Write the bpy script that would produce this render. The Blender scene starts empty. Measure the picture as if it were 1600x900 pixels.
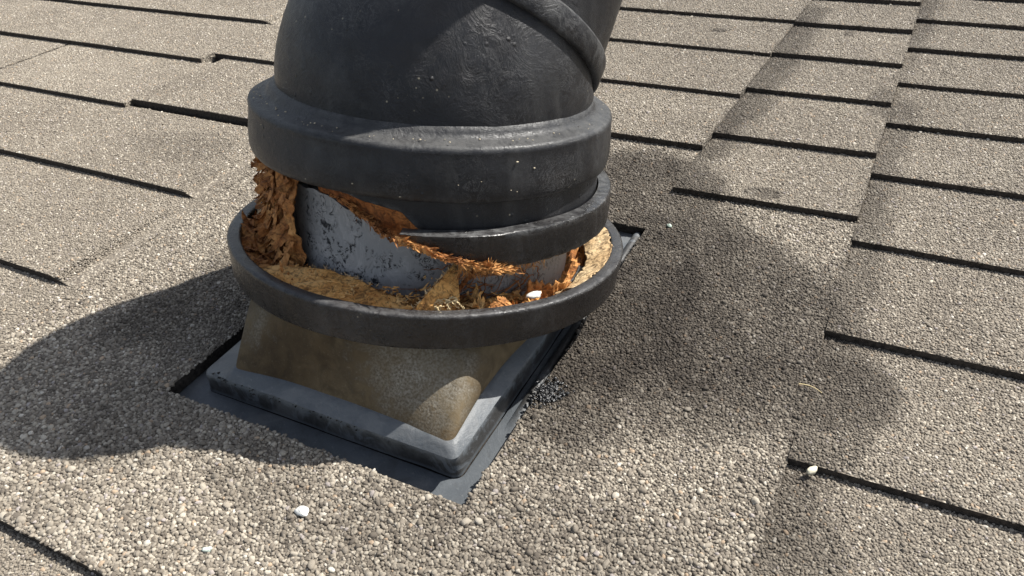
import bpy, math, random
import numpy as np
from mathutils import Vector, Matrix

# ------------------------------------------------------------------ camera, sky, sun
S = bpy.context.scene
C = S.collection
H = 0.5                                             # camera height above the roof surface (m)
M = np.array([[0.8895470690521442, 0.2171465610734285, -0.4019370385453846],
              [0.45083135563226595, -0.5595214744014114, 0.6954759582193901],
              [-0.0738721917868625, -0.799864420196524, -0.5956171661251283]])
cam = bpy.data.cameras.new('camera'); co = bpy.data.objects.new('camera', cam); C.objects.link(co)
rx, ry, rz = M[:, 0], -M[:, 1], -M[:, 2]
co.matrix_world = Matrix(((rx[0], ry[0], rz[0], 0), (rx[1], ry[1], rz[1], 0), (rx[2], ry[2], rz[2], H), (0, 0, 0, 1)))
cam.sensor_width = 36; cam.lens = 27.748; cam.clip_start = .01; cam.clip_end = 200
S.camera = co

SUN = np.array([.57, .615, 1.0])
w = bpy.data.worlds.new('World'); S.world = w; w.use_nodes = True
nt = w.node_tree; bgn = nt.nodes['Background']; sky = nt.nodes.new('ShaderNodeTexSky')
sky.sky_type = 'NISHITA'; sky.sun_disc = False
sky.sun_elevation = math.atan2(1, math.hypot(SUN[0], SUN[1])); sky.sun_rotation = math.atan2(SUN[0], SUN[1])
sky.air_density = 1.0; sky.dust_density = 1.0
hs = nt.nodes.new('ShaderNodeHueSaturation'); hs.inputs['Saturation'].default_value = .55; nt.links.new(sky.outputs[0], hs.inputs['Color'])
nt.links.new(hs.outputs[0], bgn.inputs[0]); bgn.inputs[1].default_value = .080
sl = bpy.data.lights.new('sun', 'SUN'); so = bpy.data.objects.new('sun', sl); C.objects.link(so)
sl.energy = 4.0; sl.angle = math.radians(.55); sl.color = (1, .965, .905)
so.rotation_euler = Vector(SUN).to_track_quat('Z', 'Y').to_euler(); so.location = (3, 4, 6)
S.view_settings.view_transform = 'Standard'; S.view_settings.look = 'None'
S.view_settings.exposure = 1.03; S.view_settings.gamma = 1.0

RNG = np.random.default_rng(7)
random.seed(7)
PI = math.pi

# ------------------------------------------------------------------ noise helpers
def _h(ix, iy, iz, seed):
    n = (ix * 374761393 + iy * 668265263 + iz * 2147483647 + seed * 974711) & 0xffffffff
    n = ((n ^ (n >> 13)) * 1274126177) & 0xffffffff
    return ((n ^ (n >> 16)) & 0xffff) / 65535.0
def vnoise(x, y, z=0., seed=0):
    x, y, z = np.broadcast_arrays(np.asarray(x, float), np.asarray(y, float), np.asarray(z, float))
    ix, iy, iz = [np.floor(q).astype(np.int64) for q in (x, y, z)]
    fx, fy, fz = x - ix, y - iy, z - iz
    fx, fy, fz = [q * q * (3 - 2 * q) for q in (fx, fy, fz)]
    r = 0
    for dx in (0, 1):
        for dy in (0, 1):
            for dz in (0, 1):
                wgt = (fx if dx else 1 - fx) * (fy if dy else 1 - fy) * (fz if dz else 1 - fz)
                r = r + wgt * _h(ix + dx, iy + dy, iz + dz, seed)
    return r * 2 - 1
def fbm(x, y, z=0., seed=0, o=3):
    r = 0; a = 1; s = 0
    for i in range(o):
        r = r + a * vnoise(np.asarray(x) * 2 ** i, np.asarray(y) * 2 ** i, np.asarray(z) * 2 ** i, seed + i); s += a; a *= .5
    return r / s
def sst(a, b, x):
    t = np.clip((np.asarray(x, float) - a) / (b - a), 0, 1); return t * t * (3 - 2 * t)

# ------------------------------------------------------------------ object helpers
def link(name, me, mats=(), parent=None, smooth=True):
    o = bpy.data.objects.new(name, me); C.objects.link(o)
    for m in (mats if isinstance(mats, (list, tuple)) else [mats]): me.materials.append(m)
    if smooth and len(me.polygons): me.polygons.foreach_set('use_smooth', [True] * len(me.polygons))
    if parent is not None: o.parent = parent
    return o
def mesh(name, v, f, mats, parent=None, smooth=True, mi=None, sharp=None):
    me = bpy.data.meshes.new(name); me.from_pydata([tuple(map(float, p)) for p in v], [], f); me.update()
    o = link(name, me, mats, parent, smooth)
    if mi is not None: me.polygons.foreach_set('material_index', mi)
    if sharp and hasattr(me, 'set_sharp_from_angle'): me.set_sharp_from_angle(angle=math.radians(sharp))
    return o
def tag(o, label=None, cat=None, group=None, kind=None):
    for k, x in (('label', label), ('category', cat), ('group', group), ('kind', kind)):
        if x: o[k] = x
    return o

# ------------------------------------------------------------------ material helpers
class NT:
    def __init__(s, name, rough=.5, metal=0., spec=.5):
        s.m = bpy.data.materials.new(name); s.m.use_nodes = True; s.t = s.m.node_tree
        s.b = s.t.nodes['Principled BSDF']; s.b.inputs['Roughness'].default_value = rough
        s.b.inputs['Metallic'].default_value = metal; s.b.inputs['Specular IOR Level'].default_value = spec
        s.co = s.t.nodes.new('ShaderNodeTexCoord')
    def n(s, typ, **kw):
        n = s.t.nodes.new(typ)
        for k, v in kw.items(): setattr(n, k, v)
        return n
    def l(s, a, b): s.t.links.new(a, b)
    def noise(s, scale, detail=4, rough=.55, dist=0., vec=None, stretch=None):
        n = s.n('ShaderNodeTexNoise'); n.inputs['Scale'].default_value = scale; n.inputs['Detail'].default_value = detail
        n.inputs['Roughness'].default_value = rough; n.inputs['Distortion'].default_value = dist
        src = vec or s.co.outputs['Object']
        if stretch:
            mp = s.n('ShaderNodeMapping'); mp.inputs['Scale'].default_value = stretch; s.l(src, mp.inputs[0]); src = mp.outputs[0]
        s.l(src, n.inputs['Vector']); return n.outputs['Fac']
    def vor(s, scale, feature='F1', out='Distance', vec=None, rand=1.):
        n = s.n('ShaderNodeTexVoronoi', feature=feature); n.inputs['Scale'].default_value = scale; n.inputs['Randomness'].default_value = rand
        s.l(vec or s.co.outputs['Object'], n.inputs['Vector']); return n.outputs[out]
    def ramp(s, fac, stops, const=False):
        r = s.n('ShaderNodeValToRGB'); cr = r.color_ramp
        if const: cr.interpolation = 'CONSTANT'
        while len(cr.elements) < len(stops): cr.elements.new(.5)
        for e, (p, c) in zip(cr.elements, stops):
            e.position = p; e.color = (*(c if isinstance(c, tuple) else (c, c, c)), 1)
        s.l(fac, r.inputs[0]); return r.outputs[0]
    def mix(s, fac, a, b, mode='MIX'):
        n = s.n('ShaderNodeMix', data_type='RGBA', blend_type=mode)
        for sock, v in ((n.inputs['Factor'], fac), (n.inputs[6], a), (n.inputs[7], b)):
            if hasattr(v, 'links'): s.l(v, sock)
            elif isinstance(v, tuple): sock.default_value = (*v, 1)
            else: sock.default_value = v
        return n.outputs[2]
    def math(s, op, a, b=0.):
        n = s.n('ShaderNodeMath', operation=op)
        for sock, v in ((n.inputs[0], a), (n.inputs[1], b)):
            if hasattr(v, 'links'): s.l(v, sock)
            else: sock.default_value = v
        return n.outputs[0]
    def bump(s, h, dist, strength=1., prev=None):
        b = s.n('ShaderNodeBump'); b.inputs['Distance'].default_value = dist; b.inputs['Strength'].default_value = strength
        s.l(h, b.inputs['Height'])
        if prev: s.l(prev, b.inputs['Normal'])
        return b.outputs[0]
    def out(s, col=None, rough=None, nrm=None):
        if col is not None:
            if hasattr(col, 'links'): s.l(col, s.b.inputs['Base Color'])
            else: s.b.inputs['Base Color'].default_value = (*col, 1)
        if rough is not None: s.l(rough, s.b.inputs['Roughness'])
        if nrm is not None: s.l(nrm, s.b.inputs['Normal'])
        return s.m

# --- granules: one colour per granule; stain is old dirt / damp soaked in the felt
STOPS = [(0, (.120, .100, .078)), (.14, (.180, .153, .120)), (.34, (.245, .211, .166)), (.56, (.310, .269, .213)), (.78, (.405, .357, .284)),
         (.92, (.54, .485, .395)), (.955, (.38, .22, .10)), (.97, (.29, .25, .27)), (.985, (.74, .69, .60))]
def granule_mat():
    t = NT('granule_stone', .8, spec=.3)
    a = t.n('ShaderNodeAttribute', attribute_type='INSTANCER', attribute_name='hue')
    st = t.n('ShaderNodeAttribute', attribute_type='INSTANCER', attribute_name='stain')
    c = t.ramp(a.outputs['Fac'], STOPS, True)
    # ramp is constant by stop; blend it with a smooth one so that shades vary
    c2 = t.ramp(a.outputs['Fac'], STOPS[:6])
    c = t.mix(.45, c, c2)
    g = t.noise(900, 2)
    c = t.mix(t.math('MULTIPLY', g, .3), c, (.16, .14, .12))
    c = t.mix(st.outputs['Fac'], c, (.20, .19, .187), 'MULTIPLY')
    return t.out(c, nrm=t.bump(g, .0004, .5))
def felt_mat():
    t = NT('mineral_felt', .9, spec=.2)
    g = t.n('ShaderNodeNewGeometry'); p = g.outputs['Position']
    st = t.n('ShaderNodeAttribute', attribute_type='GEOMETRY', attribute_name='stain')
    v = t.n('ShaderNodeTexVoronoi'); v.inputs['Scale'].default_value = 330; t.l(p, v.inputs['Vector'])
    sep = t.n('ShaderNodeSeparateColor'); t.l(v.outputs['Color'], sep.inputs[0])
    c = t.ramp(sep.outputs[0], STOPS[:6])
    c = t.mix(t.ramp(v.outputs['Distance'], [(.25, 0.), (.7, 1.)]), c, (.13, .112, .092))
    c = t.mix(st.outputs['Fac'], c, (.20, .19, .187), 'MULTIPLY')
    inv = t.math('SUBTRACT', 1., v.outputs['Distance'])
    return t.out(c, nrm=t.bump(inv, .002, .8))
def bitumen_mat():
    t = NT('bitumen_edge', .85, spec=.2)
    n = t.noise(260, 3); c = t.ramp(n, [(.3, (.016, .014, .012)), (.75, (.06, .05, .042))])
    return t.out(c, nrm=t.bump(n, .002, .8))
MG, MF, MB_ = granule_mat(), felt_mat(), bitumen_mat()

def black_mat(name='black_plastic', base=(.0165, .0168, .0190), dust=(.090, .089, .086), amount=.70, wear=1.35, rlo=.26, rhi=.50, spec=.34):
    t = NT(name, .42, spec=spec)
    n1 = t.noise(9, 6, .62); n2 = t.noise(60, 6, .7, 1.6); st = t.noise(34, 5, .6, .8, stretch=(1, 1, .16))
    g = t.n('ShaderNodeNewGeometry'); sp = t.n('ShaderNodeSeparateXYZ'); t.l(g.outputs['Normal'], sp.inputs[0])
    up = t.ramp(sp.outputs['Z'], [(.45, 0.), (.97, 1.)])
    c = t.mix(t.ramp(n1, [(.35, 0.), (.65, 1.)]), tuple(q * .62 for q in base), tuple(q * 1.35 for q in base))
    c = t.mix(t.ramp(t.noise(7, 4, .6), [(.50, 0.), (.72, .6)]), c, (.034, .026, .021))
    c = t.mix(t.ramp(st, [(.52, 0.), (.75, .30)]), c, dust)
    dst = t.math('MULTIPLY', t.math('MULTIPLY', up, t.ramp(n2, [(.32, .15), (.62, 1.)])), amount)
    c = t.mix(dst, c, dust)
    # rubbed, chalky edges
    pt = t.ramp(g.outputs['Pointiness'], [(.512, 0.), (.56, 1.)])
    c = t.mix(t.math('MULTIPLY', pt, t.ramp(n2, [(.46, 0.), (.66, .38)])), c, (.17, .17, .165))
    # scuffs: thin curved scratches in patches
    scr = t.ramp(t.noise(55, 8, .75, 4.0), [(.487, 0.), (.5, 1.), (.513, 0.)])
    scm = t.ramp(t.noise(15, 4, .65), [(.47, 0.), (.62, .70)])
    scf = t.math('MULTIPLY', t.math('MULTIPLY', scr, scm), wear)
    c = t.mix(scf, c, (.15, .15, .15))
    sv = t.vor(150); spk = t.ramp(sv, [(.0, 1.), (.10, 1.), (.15, 0.)])
    spm = t.ramp(t.noise(31, 2), [(.62, 0.), (.66, .8)])
    c = t.mix(t.math('MULTIPLY', spk, spm), c, (.34, .30, .22))
    r = t.math('ADD', t.ramp(n2, [(.25, rlo), (.75, rhi)]), t.math('MULTIPLY', dst, .25))
    wr = t.noise(34, 7, .66, 2.6); wr2 = t.math('ABSOLUTE', t.math('SUBTRACT', wr, .5))
    wm = t.ramp(t.noise(8, 3), [(.42, 0.), (.60, 1.)])
    pk = t.vor(80); pit = t.math('MULTIPLY', t.ramp(pk, [(.0, 1.), (.16, 0.)]), t.ramp(t.noise(22, 2), [(.52, 0.), (.6, 1.)]))
    nr = t.bump(n1, .006, .5); nr = t.bump(t.math('MULTIPLY', wr2, wm), .0065, .55, nr); nr = t.bump(pit, .0016, .9, nr); nr = t.bump(scr, .0006, .4, nr)
    nr = t.bump(t.noise(130, 4, .6, .5), .0006, .5, nr)
    return t.out(c, r, nr)
MBK = black_mat()
MRING = black_mat('black_rim_plastic', (.0140, .0125, .0120), (.085, .085, .088), .40, .9, .19, .36, .40)

# ------------------------------------------------------------------ the roof covering
def stain(x, y):
    """0..1 dirt and damp soaked into the granules, ragged edges (x, y in metres)."""
    n = fbm(x * 9, y * 9, 0, 11, 4); n2 = fbm(x * 34, y * 34, 0, 17, 3)
    m = np.zeros(np.broadcast(x, y).shape)
    def ell(cx, cy, ax, ay, a, k, soft=.12):
        ca, sa = math.cos(a), math.sin(a); u = ((x - cx) * ca + (y - cy) * sa) / ax; v = (-(x - cx) * sa + (y - cy) * ca) / ay
        d = np.sqrt(u * u + v * v) + n * .30 + n2 * .10
        return k * (1 - sst(1 - soft, 1 + soft, d))
    E = [(-.336, 1.393, .014, .012, 0, .55), (-.125, 1.438, .009, .014, 0, .6), (-.138, .853, .022, .014, 0, .65), (-.04, 1.17, .02, .05, 0, .35), (.22, .95, .05, .04, 0, .25), (-.95, .72, .09, .05, 0, .22), (-.215, .600, .075, .150, .1, .98), (-.210, .450, .045, .050, .4, .80), (-.60, .47, .10, .10, .5, .45), (-.180, .635, .145, .190, .35, .80, .2), (-.275, .83, .10, .10, 0, .78, .16), (-.10, .61, .115, .13, 0, .72, .2), (-.255, .87, .05, .045, 0, .55),
         (-.02, .560, .060, .058, 0, .70), (-.13, .53, .10, .06, -.2, .55), (-.22, .44, .07, .07, .5, .42),
         (.000, .352, .030, .062, 0, .55), (-.005, .50, .032, .045, 0, .5), (-.63, .46, .13, .055, .95, .50), (-.50, .60, .16, .05, 1.0, .45),
         (-.36, .26, .13, .035, -.15, .25), (-.455, .68, .12, .08, .6, .4), (-.20, .305, .13, .05, .2, .28), (-.56, .27, .06, .06, .2, .3)]
    for e in E: m = np.maximum(m, ell(*e))
    # dirt that collects along the two stepped seams, broken up per course
    for sx, lo, wd, k in ((-.2400, .835, .030, .62), (-.0275, .28, .024, .50)):
        xs = sx + (np.maximum(0, y - .83) * .035 if sx < -.1 else 0)
        br = sst(-.45, .25, vnoise(y * 7.3, 3.1, 0, 23 + int(lo * 10)))
        e = (x - xs) / (wd * (.55 + .9 * br)) + n2 * .35 + n * .3
        band = (1 - sst(.6, 1.35, e)) * sst(-.15, -.02, (x - xs) / wd)
        m = np.maximum(m, band * k * (.45 + .55 * br) * (y > lo))
    m = m + .10 * sst(.0, .8, fbm(x * 3, y * 3, 0, 31, 3))
    return np.clip(m * (1 + .30 * n2 + .22 * n), 0, 1)

TB = .0088                                   # butt thickness of a shingle
def project(P):
    c = (P - np.array([0, 0, H])) @ M        # world -> camera
    z = np.maximum(c[:, 2], 1e-4)
    return 800 + 1233.24 * c[:, 0] / z, 450 + 1233.24 * c[:, 1] / z, c[:, 2]

def pebble_group():
    g = bpy.data.node_groups.new('granules', 'GeometryNodeTree')
    g.interface.new_socket('Geometry', in_out='INPUT', socket_type='NodeSocketGeometry')
    g.interface.new_socket('Geometry', in_out='OUTPUT', socket_type='NodeSocketGeometry')
    N = g.nodes; L = g.links
    gi = N.new('NodeGroupInput'); go = N.new('NodeGroupOutput')
    at = N.new('GeometryNodeInputNamedAttribute'); at.data_type = 'FLOAT'; at.inputs['Name'].default_value = 'granule'
    cmp_ = N.new('FunctionNodeCompare'); cmp_.data_type = 'FLOAT'; cmp_.operation = 'GREATER_THAN'
    L.new(at.outputs[0], cmp_.inputs[0]); cmp_.inputs[1].default_value = 1e-5
    sep = N.new('GeometryNodeSeparateGeometry'); sep.domain = 'POINT'
    L.new(gi.outputs[0], sep.inputs[0]); L.new(cmp_.outputs[0], sep.inputs[1])
    jn = N.new('GeometryNodeJoinGeometry')
    for k in range(5):
        ico = N.new('GeometryNodeMeshIcoSphere'); ico.inputs['Radius'].default_value = 1.; ico.inputs['Subdivisions'].default_value = 2
        sp = N.new('GeometryNodeSetPosition'); L.new(ico.outputs[0], sp.inputs[0])
        nz = N.new('ShaderNodeTexNoise'); nz.noise_dimensions = '4D'; nz.inputs['W'].default_value = 3.7 * k + .3
        nz.inputs['Scale'].default_value = .95; nz.inputs['Detail'].default_value = 1.
        vm = N.new('ShaderNodeVectorMath'); vm.operation = 'SUBTRACT'; vm.inputs[1].default_value = (.5, .5, .5); L.new(nz.outputs['Color'], vm.inputs[0])
        vs = N.new('ShaderNodeVectorMath'); vs.operation = 'SCALE'; vs.inputs['Scale'].default_value = 1.5; L.new(vm.outputs[0], vs.inputs[0])
        L.new(vs.outputs[0], sp.inputs['Offset'])
        ss = N.new('GeometryNodeSetShadeSmooth'); L.new(sp.outputs[0], ss.inputs[0])
        ms = N.new('GeometryNodeSetMaterial'); ms.inputs['Material'].default_value = MG; L.new(ss.outputs[0], ms.inputs[0])
        gt = N.new('GeometryNodeGeometryToInstance'); L.new(ms.outputs[0], gt.inputs[0]); L.new(gt.outputs[0], jn.inputs[0])
    ip = N.new('GeometryNodeInstanceOnPoints'); L.new(sep.outputs['Selection'], ip.inputs['Points']); L.new(jn.outputs[0], ip.inputs['Instance'])
    ip.inputs['Pick Instance'].default_value = True
    ri = N.new('FunctionNodeRandomValue'); ri.data_type = 'INT'
    ri.inputs[4].default_value = 0; ri.inputs[5].default_value = 4; ri.inputs['Seed'].default_value = 5
    L.new(ri.outputs[2], ip.inputs['Instance Index'])
    rr = N.new('FunctionNodeRandomValue'); rr.data_type = 'FLOAT_VECTOR'; rr.inputs[0].default_value = (-.5, -.5, 0); rr.inputs[1].default_value = (.5, .5, 6.283)
    L.new(rr.outputs[0], ip.inputs['Rotation'])
    rs = N.new('FunctionNodeRandomValue'); rs.data_type = 'FLOAT_VECTOR'; rs.inputs[0].default_value = (.78, .78, .55); rs.inputs[1].default_value = (1.35, 1.1, .95); rs.inputs['Seed'].default_value = 9
    sc = N.new('ShaderNodeVectorMath'); sc.operation = 'SCALE'; L.new(rs.outputs[0], sc.inputs[0]); L.new(at.outputs[0], sc.inputs['Scale'])
    L.new(sc.outputs[0], ip.inputs['Scale'])
    j2 = N.new('GeometryNodeJoinGeometry'); L.new(ip.outputs[0], j2.inputs[0]); L.new(sep.outputs['Inverted'], j2.inputs[0])
    L.new(j2.outputs[0], go.inputs[0])
    return g
PG = pebble_group()

def surface(name, V, F, MI, hf, inside, box, parent, edge_pts=()):
    """a felt piece: mesh V/F plus granules bedded in its top (loose points the modifier turns into stones)."""
    x0, x1, y0, y1 = box
    d = .0026 if name == 'mineral_felt' else .0025
    nx = int((x1 - x0) / d) + 1; ny = int((y1 - y0) / (d * .866)) + 1
    gx, gy = np.meshgrid(np.arange(nx), np.arange(ny))
    px = x0 + (gx + .5 * (gy % 2)) * d + RNG.uniform(-.4, .4, gx.shape) * d
    py = y0 + gy * d * .866 + RNG.uniform(-.4, .4, gx.shape) * d
    px, py = px.ravel(), py.ravel()
    k = inside(px, py); px, py = px[k], py[k]
    z = hf(px, py)
    P = np.c_[px, py, z]
    u, v, dep = project(P)
    k = (dep > 0) & (u > -160) & (u < 1760) & (v > -110) & (v < 1010)
    P = P[k]
    r = (.00114 + .00040 * (1 - sst(.22, .50, py[k])) if name == 'mineral_felt' else .00112) * np.exp(RNG.normal(0, .24 if name == 'mineral_felt' else .18, len(P))); big = RNG.random(len(P)) < .025; r[big] *= 1.35
    P[:, 2] += r * RNG.uniform(-.15, .45, len(P))
    tone = .03 if name == 'mineral_felt' else RNG.uniform(-.07, .05)
    # lighter and darker drifts of granules
    hue = RNG.random(len(P)); nz = fbm(P[:, 0] * 14, P[:, 1] * 14, 0, 41, 3)
    hue = np.where(hue < .92, np.clip((hue if name == 'mineral_felt' else .24 + .54 * hue) + .16 * nz + tone, 0, .915), hue)
    st = stain(P[:, 0], P[:, 1])
    V = np.array(V); nb = len(V)
    allv = np.vstack([V, P]) if len(P) else V
    me = bpy.data.meshes.new(name); me.from_pydata(allv.tolist(), [], F); me.update()
    for nm, vals in (('granule', np.r_[np.zeros(nb), r]), ('hue', np.r_[np.zeros(nb), hue]), ('stain', np.r_[stain(V[:, 0], V[:, 1]), st])):
        a = me.attributes.new(nm, 'FLOAT', 'POINT'); a.data.foreach_set('value', vals.astype(np.float32))
    o = link(name, me, [MF, MB_], parent, smooth=False)
    me.polygons.foreach_set('material_index', MI)
    md = o.modifiers.new('granules', 'NODES'); md.node_group = PG
    return o

def gridpiece(name, xs, ys, hf, keep, zbot, parent, box, inside):
    """height-field slab on a grid with real side walls wherever a kept cell borders an empty one"""
    nx, ny = len(xs), len(ys)
    X, Y = np.meshgrid(xs, ys, indexing='ij'); Z = hf(X, Y)
    top = np.c_[X.ravel(), Y.ravel(), Z.ravel()]; bot = np.c_[X.ravel(), Y.ravel(), np.full(X.size, zbot)]
    V = np.vstack([top, bot]); n = nx * ny; I = lambda i, j: i * ny + j
    K = np.array([[keep((xs[i] + xs[i + 1]) / 2, (ys[j] + ys[j + 1]) / 2) for j in range(ny - 1)] for i in range(nx - 1)])
    F, MI = [], []
    g = lambda i, j: 0 <= i < nx - 1 and 0 <= j < ny - 1 and K[i, j]
    for i in range(nx - 1):
        for j in range(ny - 1):
            if not K[i, j]: continue
            a, b, c, d = I(i, j), I(i + 1, j), I(i + 1, j + 1), I(i, j + 1)
            F.append((a, b, c, d)); MI.append(0); F.append((a + n, d + n, c + n, b + n)); MI.append(1)
            for (p, q, di, dj) in ((a, b, 0, -1), (b, c, 1, 0), (c, d, 0, 1), (d, a, -1, 0)):
                if not g(i + di, j + dj): F.append((q, p, p + n, q + n)); MI.append(0 if di == 1 and xs[i + 1] > -.2 or (di == 1 and ys[j] > .8) else 1)
    used = np.unique(np.array([q for f in F for q in f])); mp = -np.ones(2 * n, int); mp[used] = np.arange(len(used))
    F = [tuple(int(mp[q]) for q in f) for f in F]
    return surface(name, V[used], F, MI, hf, inside, box, parent)

def lin(a, b, step):
    return np.linspace(a, b, max(2, int(round((b - a) / step)) + 1))

roof = mesh('roof', [(-8, -3, -.020), (6, -3, -.020), (6, 9, -.020), (-8, 9, -.020)], [(0, 1, 2, 3)], MB_, smooth=False)
tag(roof, kind='structure')

HX0, HX1, HY0, HY1 = -.5695, -.2440, .3165, .743        # opening cut in the felt for the flashing
hf_sheet = lambda x, y: (.0006 * fbm(x * 7, y * 7, 0, 3, 2)
                         + TB * np.clip(1 - (y - .15) / .25, 0, 1) * (1 - sst(-.46, -.40, x)))
def sheet():
    sx = .0275
    def xr(y): return -.2410 + np.maximum(0, y - .83) * .035
    def inside(x, y):
        k = (x > -.80) & (x < -sx) & (y > -.1) & (y < .955)
        k &= ~((x > xr(y)) & (y > .835)); k &= ~((x < -.42) & (y < .150))
        wob = .0022 * vnoise(x * 60, y * 60, 0, 77)
        k &= ~((x > HX0 + wob) & (x < HX1 + wob) & (y > HY0 + wob) & (y < HY1 + wob))
        return k
    xs = np.unique(np.r_[lin(-.80, HX0, .02), lin(HX0, -.42, .02), lin(-.42, HX1, .02), lin(HX1, -.2405, .004), lin(-.2405, -sx, .02)])
    ys = np.unique(np.r_[lin(-.1, .150, .03), lin(.150, HY0, .02), lin(HY0, HY1, .02), lin(HY1, .835, .02), lin(.835, .955, .02)])
    keep = lambda x, y: not (HX0 < x < HX1 and HY0 < y < HY1) and not (x > -.2405 and y > .835) and not (x < -.42 and y < .150)
    gridpiece('mineral_felt', xs, ys, hf_sheet, keep, -.0110, roof, (-.80, -sx, -.1, .955), inside)
sheet()

SHN = [0]
def shingle(x0, x1, y0, y1, base=0., T=TB, bl=None, slantx=None, yjit=0., left_cut=None, right_cut=None):
    """one tapered tab: thick at its lower (front) butt, thinning under the next course.
    bl=(xa,xb): butt dies away between xa and xb."""
    SHN[0] += 1; sd = SHN[0]
    T = T * (1 + .12 * (random.random() - .5)); ys0 = y0
    sl = slantx or (lambda y: 0 * y)
    yw = lambda x: .0016 * vnoise(x * 6, sd * 3.3, 0, 5) + yjit * (x - (x0 + x1) / 2)
    def hf(x, y):
        b = 1. if bl is None else 1 - sst(bl[0], bl[1], x)
        s = np.clip((y - y0) / (y1 - y0), 0, 1)
        return base + T * (1 - s) * b + .0007 * fbm(x * 8, y * 8, sd * 1.7, 3, 2) * sst(0, .1, s + .02)
    nx = len(lin(x0, x1, .025)); ny = len(lin(y0, y1, .025))
    yb = y1 + .004
    xs = lin(x0, x1, .02); V = []; F = []; MI = []
    ysn = lin(0, 1, .14)
    def wx(x, y): # slanted left edge
        if left_cut is not None:
            t = (x - x0) / (x1 - x0); xl = left_cut(y); return xl + t * (x1 - xl)
        if right_cut is not None: return x0 + (x - x0) / (x1 - x0) * (right_cut(y) - x0)
        return x + sl(y)
    nX, nY = len(xs), len(ysn)
    for i, x in enumerate(xs):
        for s in ysn:
            y = (y0 + yw(x)) * (1 - s) + yb * s
            X_ = float(wx(x, y)); V.append((X_, y, float(hf(X_, y))))
    n = len(V)
    V += [(a, b, -.0125) for a, b, _ in V]
    I = lambda i, j: i * nY + j
    for i in range(nX - 1):
        for j in range(nY - 1):
            a, b, c, d = I(i, j), I(i + 1, j), I(i + 1, j + 1), I(i, j + 1); F.append((a, b, c, d)); MI.append(0)
    rim = [I(i, 0) for i in range(nX)] + [I(nX - 1, j) for j in range(1, nY)] + [I(i, nY - 1) for i in range(nX - 2, -1, -1)] + [I(0, j) for j in range(nY - 2, 0, -1)]
    for a, b in zip(rim, rim[1:] + rim[:1]): F.append((b, a, a + n, b + n)); MI.append(0 if a // nY == b // nY else 1)
    F.append(tuple(q + n for q in rim[::-1])); MI.append(1)
    def inside(x, y):
        xl = x0 + sl(y) if left_cut is None else left_cut(y)
        xr = x1 + sl(y) if right_cut is None else right_cut(y)
        return (x > xl + .0008) & (x < xr - .0003) & (y > y0 + yw(x) + .0006) & (y < yb)
    m = .05
    return surface('shingle', V, F, MI, hf, inside, (x0 - m, x1 + m, y0 - .004, yb), roof)

h = .5
# right-hand column, past the second seam
ca = [.59, .925, 1.262, 1.592, 1.910, 2.212, 2.503, 2.80, 3.09, 3.38, 3.67, 3.96]
for i in range(len(ca) - 1): shingle(-.0274, .80, ca[i] * h, ca[i + 1] * h, base=-.0046, T=.0080, yjit=.008)
shingle(-.0274, .80, .12, ca[0] * h, base=-.0046)
# middle column between the seams
cb = [1.668, 1.990, 2.312, 2.615, 2.925, 3.23, 3.53, 3.83]
slB = lambda y: (np.asarray(y) - .83) * .035
for i in range(len(cb) - 1):
    shingle(-.2400, -.0278, cb[i] * h, cb[i + 1] * h, T=.0082, yjit=.02, left_cut=lambda y: -.2400 + (y - .83) * .035)
# column behind the vent, left of the first seam
cc = [1.898, 2.246, 2.597, 2.93, 3.26, 3.6, 3.95]
for i in range(len(cc) - 1):
    shingle(-.80, -.2412, cc[i] * h, cc[i + 1] * h, base=.0024, T=.0066, right_cut=lambda y: -.2412 + (y - .83) * .035)
# left-hand courses
shingle(-1.60, -.422, -.12, .149)
shingle(-1.75, -.802, .149, .400, bl=(-.46, -.40))
shingle(-1.75, -.802, .401, .605, bl=(-.835, -.815))
shingle(-1.90, -.802, .606, .803, bl=(-.845, -.822))
shingle(-2.05, -1.581, .799, 1.0, T=.0080); shingle(-1.571, -1.176, .799, 1.003, T=.0080)
shingle(-1.174, -.802, .815, 1.030, T=.0105)
shingle(-2.35, -1.20, 1.001, 1.212, T=.0085); shingle(-1.196, -.802, 1.031, 1.25, T=.0085)
shingle(-2.35, -1.0, 1.213, 1.42, bl=(-1.235, -1.205))
shingle(-2.35, -.802, 1.421, 1.65); shingle(-2.35, -.802, 1.651, 1.9)
shingle(-.998, -.802, 1.251, 1.42)

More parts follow.
